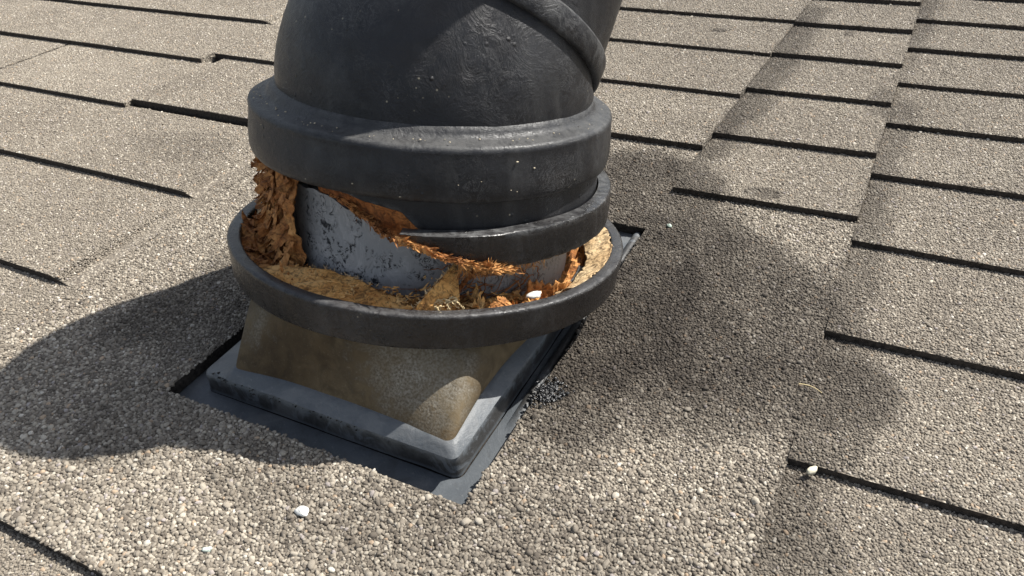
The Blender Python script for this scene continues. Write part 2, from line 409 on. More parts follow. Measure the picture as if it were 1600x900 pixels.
# ------------------------------------------------------------------ the vent: axis frame
P0 = np.array([-.403, .521, 0.]); AX = np.array([.044, .235, 1.]); AX /= np.linalg.norm(AX)
E1 = np.array([1., 0, 0]) - AX * AX[0]; E1 /= np.linalg.norm(E1); E2 = np.cross(AX, E1)
vent = bpy.data.objects.new('roof_vent', None); C.objects.link(vent); vent.location = (P0[0], P0[1], 0); vent.empty_display_size = .1
tag(vent, 'weathered black plastic roof vent with elbow hood, split open above a wide black rim', 'roof vent')
def rel(P): return np.asarray(P) - P0
def cyl(r, t, a):
    """point on the vent at radius r, height t, azimuth a (degrees), relative to the vent's base"""
    a = np.radians(a); r = np.asarray(r, float); t = np.asarray(t, float)
    return (AX * t[..., None] + r[..., None] * (E1 * np.cos(a)[..., None] + E2 * np.sin(a)[..., None]))
def lathe(name, prof, mat, parent=vent, seg=192, a0=-180., a1=180., wob=.0005, seed=1, closed=False, sharp=50):
    full = abs(a1 - a0 - 360) < 1e-6; na = seg if full else int(seg * (a1 - a0) / 360) + 1
    A = np.linspace(a0, a1, na, endpoint=not full)
    pr = np.array(prof); R, A2 = np.meshgrid(pr[:, 0], A); T, _ = np.meshgrid(pr[:, 1], A)
    ar = np.radians(A2)
    R = R + wob * fbm(np.cos(ar) * 3, np.sin(ar) * 3, T * 25, seed, 3); T = T + wob * fbm(np.cos(ar) * 2.5, np.sin(ar) * 2.5, R * 30 + 9, seed + 5, 2)
    V = cyl(R, T, A2).reshape(-1, 3); k = len(prof); F = []
    for i in range(na if full else na - 1):
        j = (i + 1) % na
        for q in range(k if closed else k - 1):
            q2 = (q + 1) % k; F.append((i * k + q, j * k + q, j * k + q2, i * k + q2))
    if not full and closed: F += [tuple(range(k)), tuple((na - 1) * k + q for q in range(k))[::-1]]
    return mesh(name, V, F, mat, parent, sharp=sharp)
def arcp(c, r, a0, a1, n=5):
    return [(c[0] + r * math.cos(math.radians(a)), c[1] + r * math.sin(math.radians(a))) for a in np.linspace(a0, a1, n)]

# flashing ----------------------------------------------------------
def flash_mat():
    t = NT('blue_grey_flashing', .5, spec=.45)
    n = t.noise(22, 6, .65); f = t.noise(240, 4, .6)
    c = t.ramp(n, [(.3, (.068, .076, .084)), (.7, (.098, .108, .118))])
    g = t.ramp(t.noise(45, 6, .7, 1.5), [(.55, 0.), (.72, .5)])
    c = t.mix(g, c, (.05, .05, .05))
    d = t.ramp(f, [(.62, 0.), (.72, .35)])
    c = t.mix(d, c, (.24, .24, .23))
    gm = t.n('ShaderNodeNewGeometry'); sp = t.n('ShaderNodeSeparateXYZ'); t.l(gm.outputs['Position'], sp.inputs[0])
    zz = t.n('ShaderNodeMapRange'); zz.inputs['From Min'].default_value = .016; zz.inputs['From Max'].default_value = .002; t.l(sp.outputs['Z'], zz.inputs[0])
    zl = t.n('ShaderNodeMapRange'); zl.inputs['From Min'].default_value = -.0115; zl.inputs['From Max'].default_value = -.0085; t.l(sp.outputs['Z'], zl.inputs[0])
    dn = t.noise(38, 7, .7, 1.2); dirt = t.ramp(t.math('ADD', dn, t.math('MULTIPLY', zz.outputs[0], .16)), [(.57, 0.), (.66, 1.)])
    c = t.mix(t.math('MULTIPLY', t.math('MULTIPLY', dirt, zz.outputs[0]), zl.outputs[0]), c, (.030, .029, .028))
    sm = t.ramp(t.noise(6, 5, .7, 1.5), [(.50, 0.), (.62, .35)]); c = t.mix(sm, c, (.20, .20, .195))
    return t.out(c, t.ramp(n, [(.3, .38), (.7, .62)]), t.bump(dn, .002, .5, t.bump(n, .003, .5, t.bump(f, .0004, .3))))
MFL = flash_mat()
FZ = -.0120
CX0, CX1, CY0, CY1 = -.5500, -.2665, .3450, .622
def ringsq(x0, x1, y0, y1, z, cr, n=10, bow=0., side=26):
    """closed loop of a rounded rectangle, same vertex count each time"""
    pts = []
    cs = [(x1 - cr, y0 + cr, -90), (x1 - cr, y1 - cr, 0), (x0 + cr, y1 - cr, 90), (x0 + cr, y0 + cr, 180)]
    for k, (cx, cy, a) in enumerate(cs):
        arc = [(cx + cr * math.cos(math.radians(a + 90 * i / n)), cy + cr * math.sin(math.radians(a + 90 * i / n))) for i in range(n + 1)]
        pts += arc
        nx_, ny_, na = cs[(k + 1) % 4]; e = (nx_ + cr * math.cos(math.radians(na)), ny_ + cr * math.sin(math.radians(na)))
        s = arc[-1]
        for i in range(1, side):
            u = i / side; px, py = s[0] + (e[0] - s[0]) * u, s[1] + (e[1] - s[1]) * u
            b = bow * math.sin(PI * u); d = (-1, 0) if k == 0 else (0, -1) if k == 1 else (1, 0) if k == 2 else (0, 1)
            pts.append((px + d[0] * b, py + d[1] * b))
    return [(x, y, z) for x, y in pts]
def loops_mesh(name, loops, mat, parent, sharp=None, wob=0, cap=False):
    V = np.array([p for L in loops for p in L]); n = len(loops[0])
    if wob: V = V + wob * np.c_[fbm(V[:, 0] * 20, V[:, 1] * 20, V[:, 2] * 20, 1), fbm(V[:, 0] * 20, V[:, 1] * 20, V[:, 2] * 20, 7), fbm(V[:, 0] * 20, V[:, 1] * 20, V[:, 2] * 20, 13)]
    F = [(a * n + i, a * n + (i + 1) % n, (a + 1) * n + (i + 1) % n, (a + 1) * n + i) for a in range(len(loops) - 1) for i in range(n)]
    if cap: F.append(tuple(range((len(loops) - 1) * n, len(loops) * n)))
    return mesh(name, rel(V), F, mat, parent, sharp=sharp)
O = lambda d, z, cr, bow=0: ringsq(CX0 + d, CX1 - d, CY0 + d, CY1 - d, z, cr, bow=bow)
loops_mesh('flange', [ringsq(HX0 - .03, HX1 + .03, HY0 - .03, HY1 + .02, FZ - .0005, .004), ringsq(HX0 - .004, HX1 + .004, HY0 - .004, HY1 + .002, FZ, .004),
                      ringsq(CX0 - .006, CX1 + .005, CY0 - .006, CY1 + .02, FZ, .012), ringsq(CX0 - .001, CX1 + .001, CY0 - .001, CY1 + .004, FZ - .001, .010)], MFL, vent, wob=.0005)
cone_box = (-.507, -.2700, .3475, .604)
cb_ = lambda z, e=0, bow=.007: ringsq(cone_box[0] - e, cone_box[1] + e, cone_box[2] - e, cone_box[3] + e, z, .0075, bow=bow)
loops_mesh('curb', [O(0, FZ - .001, .008), O(.0008, -.002, .008), O(.0006, .0048, .008), O(.0012, .0078, .0085), O(.0030, .0095, .0095), cb_(.0180, .0075, .000), cb_(.0240, .0030, .005), cb_(.0265, .0004), cb_(.0272, -.004)], MFL, vent, wob=.0016, sharp=42)
# rolled bead along the right-hand flange
bead = []
for i, y in enumerate(np.linspace(.40, .742, 40)):
    e = math.sin(PI * min(1, (y - .40) / .08) / 2)
    for a in np.linspace(0, PI, 9): bead.append((-.2535 + .0055 * math.cos(a), y, FZ - .0008 + .0065 * e * math.sin(a)))
mesh('bead', rel(bead), [(i * 9 + j, (i + 1) * 9 + j, (i + 1) * 9 + j + 1, i * 9 + j + 1) for i in range(39) for j in range(8)], MFL, vent)
# crumbly grime in the curb's groove
def lumps(name, pts, mat, parent=vent, flat=.6, sub=1, rel_=True):
    V = []; F = []
    t = (1 + 5 ** .5) / 2
    b = np.array([(-1, t, 0), (1, t, 0), (-1, -t, 0), (1, -t, 0), (0, -1, t), (0, 1, t), (0, -1, -t), (0, 1, -t), (t, 0, -1), (t, 0, 1), (-t, 0, -1), (-t, 0, 1)]) / 1.9
    f = [(0, 11, 5), (0, 5, 1), (0, 1, 7), (0, 7, 10), (0, 10, 11), (1, 5, 9), (5, 11, 4), (11, 10, 2), (10, 7, 6), (7, 1, 8), (3, 9, 4), (3, 4, 2), (3, 2, 6), (3, 6, 8), (3, 8, 9), (4, 9, 5), (2, 4, 11), (6, 2, 10), (8, 6, 7), (9, 8, 1)]
    for (x, y, z, r) in pts:
        n0 = len(V); q = b * (1 + RNG.uniform(-.28, .28, (12, 1))) * r * RNG.uniform(.7, 1.35, 3); q[:, 2] *= flat
        V += (q + np.array([x, y, z])).tolist(); F += [tuple(i + n0 for i in g) for g in f]
    V = np.array(V)
    return mesh(name, rel(V) if rel_ else V, F, mat, parent, smooth=True)
tg = NT('dark_grime', .95, spec=.1); ng = tg.noise(300, 3)
MGR = tg.out(tg.ramp(ng, [(.3, (.022, .021, .020)), (.75, (.085, .080, .072))]), nrm=tg.bump(ng, .002, .8))
pts = []
for k in range(420):
    u = RNG.random(); x = -.535 + .20 * u + RNG.normal(0, .0015); dens = .5 + .5 * vnoise(u * 9, 1.3, 0, 3)
    if RNG.random() > dens * .55: continue
    zz = abs(RNG.normal(0, .5)); pts.append((x, CY0 - .0008 + .003 * min(1, zz), .0125 + .004 * RNG.random() - .010 * RNG.random() ** 2, RNG.uniform(.0004, .0012)))
tag(lumps('grime', pts, MGR), kind='stuff')

# brown stone-coloured cone from the square curb up to the round rim
def cone_mat():
    t = NT('brown_fibre_cement', .82, spec=.25)
    n = t.noise(11, 5, .6); m = t.noise(55, 5, .65, .6); f = t.noise(520, 3, .6)
    c = t.ramp(n, [(.28, (.052, .034, .016)), (.45, (.092, .064, .033)), (.62, (.135, .103, .060)), (.8, (.19, .155, .105))])
    c = t.mix(t.ramp(m, [(.35, .6), (.6, 0.)]), c, (.030, .020, .011))
    g = t.n('ShaderNodeNewGeometry'); sp = t.n('ShaderNodeSeparateXYZ'); t.l(g.outputs['Position'], sp.inputs[0])
    # paler speckled patches on the front corner and on the left shoulder
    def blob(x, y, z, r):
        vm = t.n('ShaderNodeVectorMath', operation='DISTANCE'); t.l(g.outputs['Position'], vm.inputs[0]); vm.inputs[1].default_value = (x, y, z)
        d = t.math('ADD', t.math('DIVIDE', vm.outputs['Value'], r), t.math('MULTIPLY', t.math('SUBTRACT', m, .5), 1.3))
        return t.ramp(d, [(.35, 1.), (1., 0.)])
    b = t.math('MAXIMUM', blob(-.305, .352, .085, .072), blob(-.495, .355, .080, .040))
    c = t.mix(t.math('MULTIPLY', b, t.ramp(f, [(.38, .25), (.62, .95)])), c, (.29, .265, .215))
    c = t.mix(t.ramp(f, [(.60, 0.), (.72, .28)]), c, (.22, .19, .14))
    return t.out(c, nrm=t.bump(m, .002, .4, t.bump(f, .0006, .6)))
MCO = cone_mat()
base = np.array(cb_(.0262, -.001)); ccx, ccy = base[:, :2].mean(0)
top = []
for p in base:
    q = (p - np.array([ccx, ccy, 0])); aa = math.atan2(q[1] / (cone_box[3] - cone_box[2]), q[0] / (cone_box[1] - cone_box[0]))
    P = P0 + AX * .0655 + .1600 * (E1 * math.cos(aa) + E2 * math.sin(aa)); top.append(P)
top = np.array(top); loops = []
ux = np.linspace(0, 1, 26)
for s in ux:
    e = s; L = base * (1 - e) + top * e
    out = (L - (base.mean(0) * (1 - s) + top.mean(0) * s)); out[:, 2] = 0; nn = out / np.linalg.norm(out, axis=1)[:, None]
    L = L + nn * .0025 * math.sin(PI * s ** .8)
    loops.append(L.tolist())
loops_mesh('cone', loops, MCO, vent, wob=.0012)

# wide black rim (dish)
lathe('rim', [(.150, .0700), (.150, .0635), (.184, .0605)] + arcp((.1850, .0635), .0032, -95, -8, 4) + [(.1895, .078), (.1905, .0865)]
      + arcp((.1878, .0898), .0030, -15, 80, 5) + [(.1850, .0931), (.1815, .0926)] + arcp((.1812, .0900), .0026, 95, 175, 4) + [(.1775, .078), (.1765, .0700)],
      MRING, closed=True, wob=.0007, seed=3, sharp=70)

# grey pipe with its torn top edge and flaking black skin
def pipe_mat():
    t = NT('flaking_grey_pipe', .6, spec=.35)
    n = t.noise(16, 5, .6); f = t.noise(330, 4, .6); st = t.noise(90, 6, .7, 1.8, stretch=(1, 1, .45))
    c = t.ramp(n, [(.3, (.235, .238, .240)), (.7, (.31, .31, .308))])
    c = t.mix(t.ramp(st, [(.50, 0.), (.62, .28)]), c, (.50, .49, .48))
    v = t.n('ShaderNodeTexVoronoi', feature='DISTANCE_TO_EDGE'); v.inputs['Scale'].default_value = 120
    wn = t.n('ShaderNodeTexNoise'); wn.inputs['Scale'].default_value = 60; t.l(t.co.outputs['Object'], wn.inputs['Vector'])
    av = t.n('ShaderNodeVectorMath', operation='MULTIPLY_ADD'); t.l(wn.outputs['Color'], av.inputs[0]); av.inputs[1].default_value = (.02,) * 3; t.l(t.co.outputs['Object'], av.inputs[2])
    t.l(av.outputs[0], v.inputs['Vector'])
    crack = t.ramp(v.outputs['Distance'], [(.0, 1.), (.035, .7), (.07, 0.)])
    patch = t.ramp(t.noise(30, 4, .7, .7), [(.47, 0.), (.55, 1.)])
    flake = t.ramp(t.noise(150, 5, .75, 1.6), [(.535, 0.), (.552, 1.)])
    k = t.math('MAXIMUM', t.math('MULTIPLY', crack, t.ramp(t.noise(33, 3), [(.55, .0), (.70, .35)])), t.math('MULTIPLY', flake, patch))
    c = t.mix(k, c, (.018, .020, .024))
    g = t.n('ShaderNodeNewGeometry'); sp = t.n('ShaderNodeSeparateXYZ'); t.l(g.outputs['Position'], sp.inputs[0])
    br = t.math('MULTIPLY', t.ramp(t.math('ADD', sp.outputs['X'], t.math('MULTIPLY', n, .08)), [(0., 0.), (1., 1.)]), 1.)
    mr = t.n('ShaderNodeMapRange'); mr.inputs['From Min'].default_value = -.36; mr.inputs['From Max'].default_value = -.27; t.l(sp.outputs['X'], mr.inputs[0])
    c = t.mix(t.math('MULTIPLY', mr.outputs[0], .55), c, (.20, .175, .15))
    hgt = t.math('SUBTRACT', t.math('MULTIPLY', st, .6), k)
    return t.out(c, t.ramp(st, [(.3, .5), (.7, .75)]), t.bump(hgt, .0010, .6, t.bump(f, .0003, .4)))
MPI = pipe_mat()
PR = .136
ev = np.array([(-180, .150), (-140, .158), (-122, .160), (-114.6, .1585), (-109.7, .158), (-104, .160), (-95.2, .1585), (-90, .155), (-84.2, .1507), (-74.5, .1408), (-63.1, .1297), (-51.8, .119), (-44, .116), (-37, .118), (-20, .124), (0, .13), (60, .15), (180, .150)])
def pipe_top(a): return np.interp(a, ev[:, 0], ev[:, 1])
A = np.arange(-180, 180, 1.25); V = []; F = []; K = 14
for a in A:
    tt = pipe_top(a) + .0014 * vnoise(a * .5, 2.2) + .0010 * vnoise(a * .17, 7.2); low = .064
    for k in range(K):
        t_ = low + (tt - low) * k / (K - 1); V.append(cyl(PR + .0009 * vnoise(a * .03, t_ * 30, 0, 2) + (0.0012 if k == K - 1 else 0), t_, a))
    V.append(cyl(PR - .004, tt - .0005, a)); V.append(cyl(PR - .004, low, a))
K2 = K + 2; n = len(A)
for i in range(n):
    j = (i + 1) % n
    for q in range(K2): F.append((i * K2 + q, j * K2 + q, j * K2 + (q + 1) % K2, i * K2 + (q + 1) % K2))
mesh('pipe', V, F, MPI, vent, sharp=60)
lathe('pipe_bore', [(.1315, .05), (.1315, .16), (.1300, .16), (.1300, .05)], MGR, closed=True)

# black neck sleeve, torn off on the left, with its own small rim
def partial(name, r0, r1, az, tb, tt, mat, a0, a1, rimtop=None, seed=4, out=None):
    """sleeve segment with free-form lower edge tb(a), upper edge tt(a)"""
    A = np.arange(a0, a1 + .1, 1.5); V = []; F = []; K = 9
    for a in A:
        lo, hi = tb(a), tt(a)
        rr = [r1 - .0012] + [r1] * (K - 2) + [r1 - .0012]; zz = [0, .04] + list(np.linspace(.2, .8, K - 4)) + [.96, 1]
        for r, u in zip(rr, zz): V.append(cyl(r + .0006 * vnoise(a * .04, u * 2, 0, seed), lo + (hi - lo) * u, a))
        V.append(cyl(r0, hi, a)); V.append(cyl(r0, lo, a))
    K2 = K + 2; n = len(A)
    for i in range(n - 1):
        for q in range(K2): F.append((i * K2 + q, (i + 1) * K2 + q, (i + 1) * K2 + (q + 1) % K2, i * K2 + (q + 1) % K2))
    F += [tuple(range(K2)), tuple((n - 1) * K2 + q for q in range(K2))[::-1]]
    return mesh(name, V, F, mat, vent, sharp=45)
nb = np.array([(-97, .176), (-84.5, .1735), (-66.7, .1640), (-60, .147), (-55, .140), (-30, .124), (0, .124), (300, .124)])
neck_low = lambda a: float(np.interp(a, nb[:, 0], nb[:, 1])) + .0010 * vnoise(a * .4, 1.)
partial('neck', .1525, .1570, 0, neck_low, lambda a: .190, MBK, -92, 205)
rb = np.array([(-67, .1535), (-64.4, .1500), (-60, .1435), (-53.6, .1350), (-45.1, .1260), (-37, .1225), (-30, .1222), (300, .1222)])
partial('neck_rim', .1590, .1715, 0, lambda a: float(np.interp(a, rb[:, 0], rb[:, 1])) + (.0006 + .0016 * float(sst(-50, -62, a))) * vnoise(a * .9, 4.), lambda a: .1525 + .0008 * vnoise(a * .05, 2.), MRING, -66, 190)

# big collar
lathe('collar', [(.157, .205), (.1575, .178)] + arcp((.1618, .1785), .0025, 190, 340, 5) + [(.1652, .181), (.1658, .192), (.1648, .203), (.1640, .2105)]
      + arcp((.1590, .2150), .0052, -10, 85, 7) + [(.1560, .2208), (.1520, .2218), (.1490, .2228), (.1468, .2260), (.1445, .230), (.136, .2335)], MBK, wob=.0015, seed=9, sharp=70)

# elbow hood --------------------------------------------------------
def frame(ph, th):
    D = E1 * math.cos(ph) + E2 * math.sin(ph); m = AX * math.cos(th) + D * math.sin(th); u = -AX * math.sin(th) + D * math.cos(th)
    return m, u, np.cross(m, u)
PH = math.radians(84.5)
def circ3(c, r, th, n=160):
    m, u, w_ = frame(PH, th); a = np.linspace(0, 2 * PI, n, endpoint=False)
    return c + r * (np.cos(a)[:, None] * u + np.sin(a)[:, None] * w_), m
D0 = E1 * math.cos(PH) + E2 * math.sin(PH)
SEG = 160
def tube(name, ca, ra, tha, cb2, rb2, thb, mat, rows=26, k0=1., k1=1., wob=.0012, cl=None, bulge=0.):
    A0, m0 = circ3(ca, ra, tha); B0, m1 = circ3(cb2, rb2, thb); L = np.linalg.norm(B0 - A0, axis=1)[:, None]
    V = []
    for s in np.linspace(0, 1, rows):
        h00, h10, h01, h11 = 2 * s ** 3 - 3 * s * s + 1, s ** 3 - 2 * s * s + s, -2 * s ** 3 + 3 * s * s, s ** 3 - s * s
        Q = h00 * A0 + h10 * m0 * L * k0 + h01 * B0 + h11 * m1 * L * k1
        cen = ca * (1 - s) + cb2 * s; nr = Q - cen; nr /= np.linalg.norm(nr, axis=1)[:, None]
        Q = Q + nr * (bulge * math.sin(PI * s) + wob * fbm(Q[:, 0] * 11, Q[:, 1] * 11, Q[:, 2] * 11, 5, 4))[:, None]
        V.append(Q)
    V = np.vstack(V); F = [(r * SEG + i, r * SEG + (i + 1) % SEG, (r + 1) * SEG + (i + 1) % SEG, (r + 1) * SEG + i) for r in range(rows - 1) for i in range(SEG)]
    if cl is not None:
        t = V @ AX; V = V + AX * (np.maximum(t, cl) - t)[:, None]
    return mesh(name, V, F, mat, vent)
c0 = AX * .230 + E1 * .003; TH1 = math.radians(32)
c1 = AX * .275 + D0 * .009 + E1 * .0085
m1, _, _ = frame(PH, TH1)
# dust-dulled lower hood
tube('hood', c0, .1420, 0., c1, .1345, TH1, MBK, bulge=.0015, cl=.2285, k0=1.1, k1=.9)
lstop, _ = circ3(AX * .245, .130, 0., 64); mesh('light_stop', np.vstack([lstop, lstop - AX * .002]), [tuple(range(64)), tuple(range(64, 128))[::-1]] + [(i + 64, (i + 1) % 64 + 64, (i + 1) % 64, i) for i in range(64)], MGR, vent, smooth=False)  # added unseen disc in the hood, keeps sun from leaking through the bore
def bandloop(name, c, th, prof, mat):
    m, u, w_ = frame(PH, th); a = np.linspace(0, 2 * PI, SEG, endpoint=False); V = []
    for r, z in prof:
        rr = r + .0008 * fbm(np.cos(a) * 2.5, np.sin(a) * 2.5, z * 20, 31, 3); V.append(c + m * z + rr[:, None] * (np.cos(a)[:, None] * u + np.sin(a)[:, None] * w_))
    V = np.vstack(V); n = len(prof); F = [(k * SEG + i, k * SEG + (i + 1) % SEG, ((k + 1) % n) * SEG + (i + 1) % SEG, ((k + 1) % n) * SEG + i) for k in range(n) for i in range(SEG)]
    t = V @ AX; V = V + AX * (np.maximum(t, .2265) - t)[:, None]
    return mesh(name, V, F, mat, vent, sharp=50)
bandloop('seam_band', c1, TH1, [(.1310, .000), (.1384, -.0005), (.1400, .0010), (.1402, .0180), (.1394, .0200), (.1362, .0212), (.1310, .0212)], MBK)
PH2 = math.radians(15); TH2 = math.radians(15)
def frame2(th):
    D = E1 * math.cos(PH2) + E2 * math.sin(PH2); m = AX * math.cos(th) + D * math.sin(th); u = np.cross(np.cross(m, D0), m); u /= np.linalg.norm(u)
    return m, u, np.cross(m, u)
def ring_pts(c, r, fr):
    a = np.linspace(0, 2 * PI, SEG, endpoint=False); return c + r * (np.cos(a)[:, None] * fr[1] + np.sin(a)[:, None] * fr[2])
f1 = frame(PH, TH1); f2 = frame2(TH2); ca_ = c1 + m1 * .018; c2 = ca_ + f2[0] * .290; V = []
for s_ in np.linspace(0, 1, 24):
    A0, B0 = ring_pts(ca_, .1355, f1), ring_pts(c2, .1250, f2); L = np.linalg.norm(B0 - A0, axis=1)[:, None]
    h00, h10, h01, h11 = 2 * s_ ** 3 - 3 * s_ * s_ + 1, s_ ** 3 - 2 * s_ * s_ + s_, -2 * s_ ** 3 + 3 * s_ * s_, s_ ** 3 - s_ * s_
    Q = h00 * A0 + h10 * f1[0] * L * .7 + h01 * B0 + h11 * f2[0] * L * .8
    cen = ca_ * (1 - s_) + c2 * s_; nr = Q - cen; nr /= np.linalg.norm(nr, axis=1)[:, None]
    V.append(Q + nr * (.0012 * fbm(Q[:, 0] * 11, Q[:, 1] * 11, Q[:, 2] * 11, 5, 4))[:, None])
V = np.vstack(V)
mesh('hood_segment', V, [(q * SEG + i, q * SEG + (i + 1) % SEG, (q + 1) * SEG + (i + 1) % SEG, (q + 1) * SEG + i) for q in range(23) for i in range(SEG)], MBK, vent)
def loop2(name, c, fr, prof):
    V = np.vstack([ring_pts(c + fr[0] * z, r, fr) for r, z in prof]); n = len(prof)
    return mesh(name, V, [(k * SEG + i, k * SEG + (i + 1) % SEG, ((k + 1) % n) * SEG + (i + 1) % SEG, ((k + 1) % n) * SEG + i) for k in range(n) for i in range(SEG)], MBK, vent, sharp=50)
loop2('seam_band', c2, f2, [(.1210, -.004), (.1285, -.0045), (.1300, -.003), (.1300, .0140), (.1280, .0155), (.1210, .0155)])
loop2('outlet', c2, f2, [(.1160, -.05), (.1235, .010), (.1200, .045), (.1250, .048), (.1260, .053), (.1230, .057), (.1180, .056), (.1150, .048)])

tg2 = NT('beige_grit', .85); MG2 = tg2.out((.42, .36, .26))
pts = []
for _ in range(75):
    a = RNG.uniform(-150, 0)
    if RNG.random() < .6: q = P0 + cyl(RNG.uniform(.149, .162), .2222, a) + AX * .0002
    else: t_ = RNG.uniform(.176, .212); q = P0 + cyl(.1652, t_, a)
    pts.append((*q, RNG.uniform(.0003, .0010)))
tag(lumps('grit', pts, MG2), kind='stuff')

# ------------------------------------------------------------------ fibre, bark-like shreds and leaves
def fibre_mat(name, stops, scale=1., stretch=(1, 1, 1), dark=.5, trans=0.):
    t = NT(name, .78, spec=.25)
    n = t.noise(26 * scale, 6, .68, .8, stretch=stretch); v = t.noise(170 * scale, 5, .7, 1., stretch=stretch)
    c = t.ramp(n, stops)
    c = t.mix(t.ramp(v, [(.38, dark), (.54, 0.)]), c, (.050, .022, .010))
    c = t.mix(t.ramp(v, [(.60, 0.), (.74, .55)]), c, (.72, .50, .25))
    if trans:
        t.b.inputs['Subsurface Weight'].default_value = 0
    return t.out(c, nrm=t.bump(v, .0022, .9, t.bump(n, .004, .6)))
MFI = fibre_mat('brown_fibre', [(.28, (.16, .048, .013)), (.45, (.42, .170, .052)), (.60, (.60, .295, .098)), (.78, (.78, .50, .22))], dark=.7)
MLF = fibre_mat('leaf_brown', [(.30, (.42, .165, .040)), (.50, (.80, .42, .130)), (.75, (.90, .62, .28))], 1.1, dark=.75)
MPL = fibre_mat('pale_lining', [(.30, (.42, .26, .12)), (.55, (.66, .48, .27)), (.80, (.80, .66, .42))], .9, dark=.85)
MRU = fibre_mat('rust_lining', [(.30, (.15, .045, .014)), (.52, (.36, .125, .034)), (.78, (.54, .23, .075))], 1., dark=.8)

# packed bed inside the rim
A = np.arange(-180, 180, 1.0); RR = np.linspace(.1335, .1800, 16); V = []; F = []
def bed_h(a, r):
    ar = np.radians(a); x, y = r * np.cos(ar), r * np.sin(ar)
    lum = fbm(x * 55, y * 55, 0, 51, 4); fl = np.abs(fbm(x * 130, y * 130, 0, 61, 3))
    left = np.exp(-((a + 150) / 34.) ** 2); right = np.exp(-((a - 2) / 28.) ** 2)
    u = (r - .1335) / .0465
    return .0800 + .010 * lum - .010 * fl - .012 * left * (1 - u) + .009 * left * u - .016 * right * (1 - u * .5)
AA, R2 = np.meshgrid(A, RR, indexing='ij'); TT = bed_h(AA, R2); V = cyl(R2, TT, AA).reshape(-1, 3); k = len(RR)
F = [(i * k + q, i * k + q + 1, ((i + 1) % len(A)) * k + q + 1, ((i + 1) % len(A)) * k + q) for i in range(len(A)) for q in range(k - 1)]
bed = mesh('fibre_bed', V, F, MFI, vent, smooth=False)
tag(bed, kind='stuff')

def ribbon(p, d, up, L, wd, curl=0., twist=0., seg=6, taper=True):
    """a torn strip: centre line from p along d, bending towards up"""
    d = d / np.linalg.norm(d); s = np.cross(d, up); s /= (np.linalg.norm(s) + 1e-9); up = np.cross(s, d); V = []
    for i in range(seg + 1):
        u = i / seg; ang = curl * u; tw = twist * u
        dd = d * math.cos(ang) + up * math.sin(ang)
        if i: p = p + dd * L / seg
        ww = wd * ((1 - u) ** .7 * .9 + .1 if taper else 1) * (.75 + .5 * random.random())
        uu = np.cross(s, dd); ss = s * math.cos(tw) + uu * math.sin(tw)
        V += [p - ss * ww / 2, p + uu * ww * .16, p + ss * ww / 2]
    F = []
    for i in range(seg):
        a = 3 * i; F += [(a, a + 1, a + 4, a + 3), (a + 1, a + 2, a + 5, a + 4)]
    return V, F
def shreds(name, items, mat, parent=vent, rel_=False):
    V = []; F = []
    for it in items:
        v, f = ribbon(*it[:5], **(it[5] if len(it) > 5 else {})); n = len(V); V += v; F += [tuple(q + n for q in g) for g in f]
    return mesh(name, V, F, mat, parent)
def az_vec(a): a = math.radians(a); return E1 * math.cos(a) + E2 * math.sin(a)
def az_tan(a): a = math.radians(a); return -E1 * math.sin(a) + E2 * math.cos(a)
def rv(s=1.): return RNG.normal(0, s, 3)

# loose shreds lying all over the bed
def bed_items(n, arng, wid=(.0016, .0060), ln=(.006, .018), lift=.25):
    it = []
    for _ in range(n):
        a = RNG.uniform(*arng); r = RNG.uniform(.141, .176); p = cyl(r, bed_h(a, r) + RNG.uniform(0, .004), a)
        d = az_tan(a) * RNG.normal() + az_vec(a) * RNG.normal(0, .6) + AX * abs(RNG.normal(0, lift))
        it.append((p, d, AX, RNG.uniform(*ln), RNG.uniform(*wid), dict(curl=RNG.normal(0, .9), twist=RNG.normal(0, 1.2))))
    return it
tag(shreds('shreds', bed_items(230, (-178, -95), (.003, .010), (.006, .018)), MFI), kind='stuff')
tag(shreds('shreds', bed_items(260, (-70, -18)) + bed_items(60, (-60, -25), (.003, .006), (.006, .012)), MLF), kind='stuff')
tag(shreds('shreds', bed_items(70, (-34, -14), (.002, .006), (.006, .014)), MFI), kind='stuff')

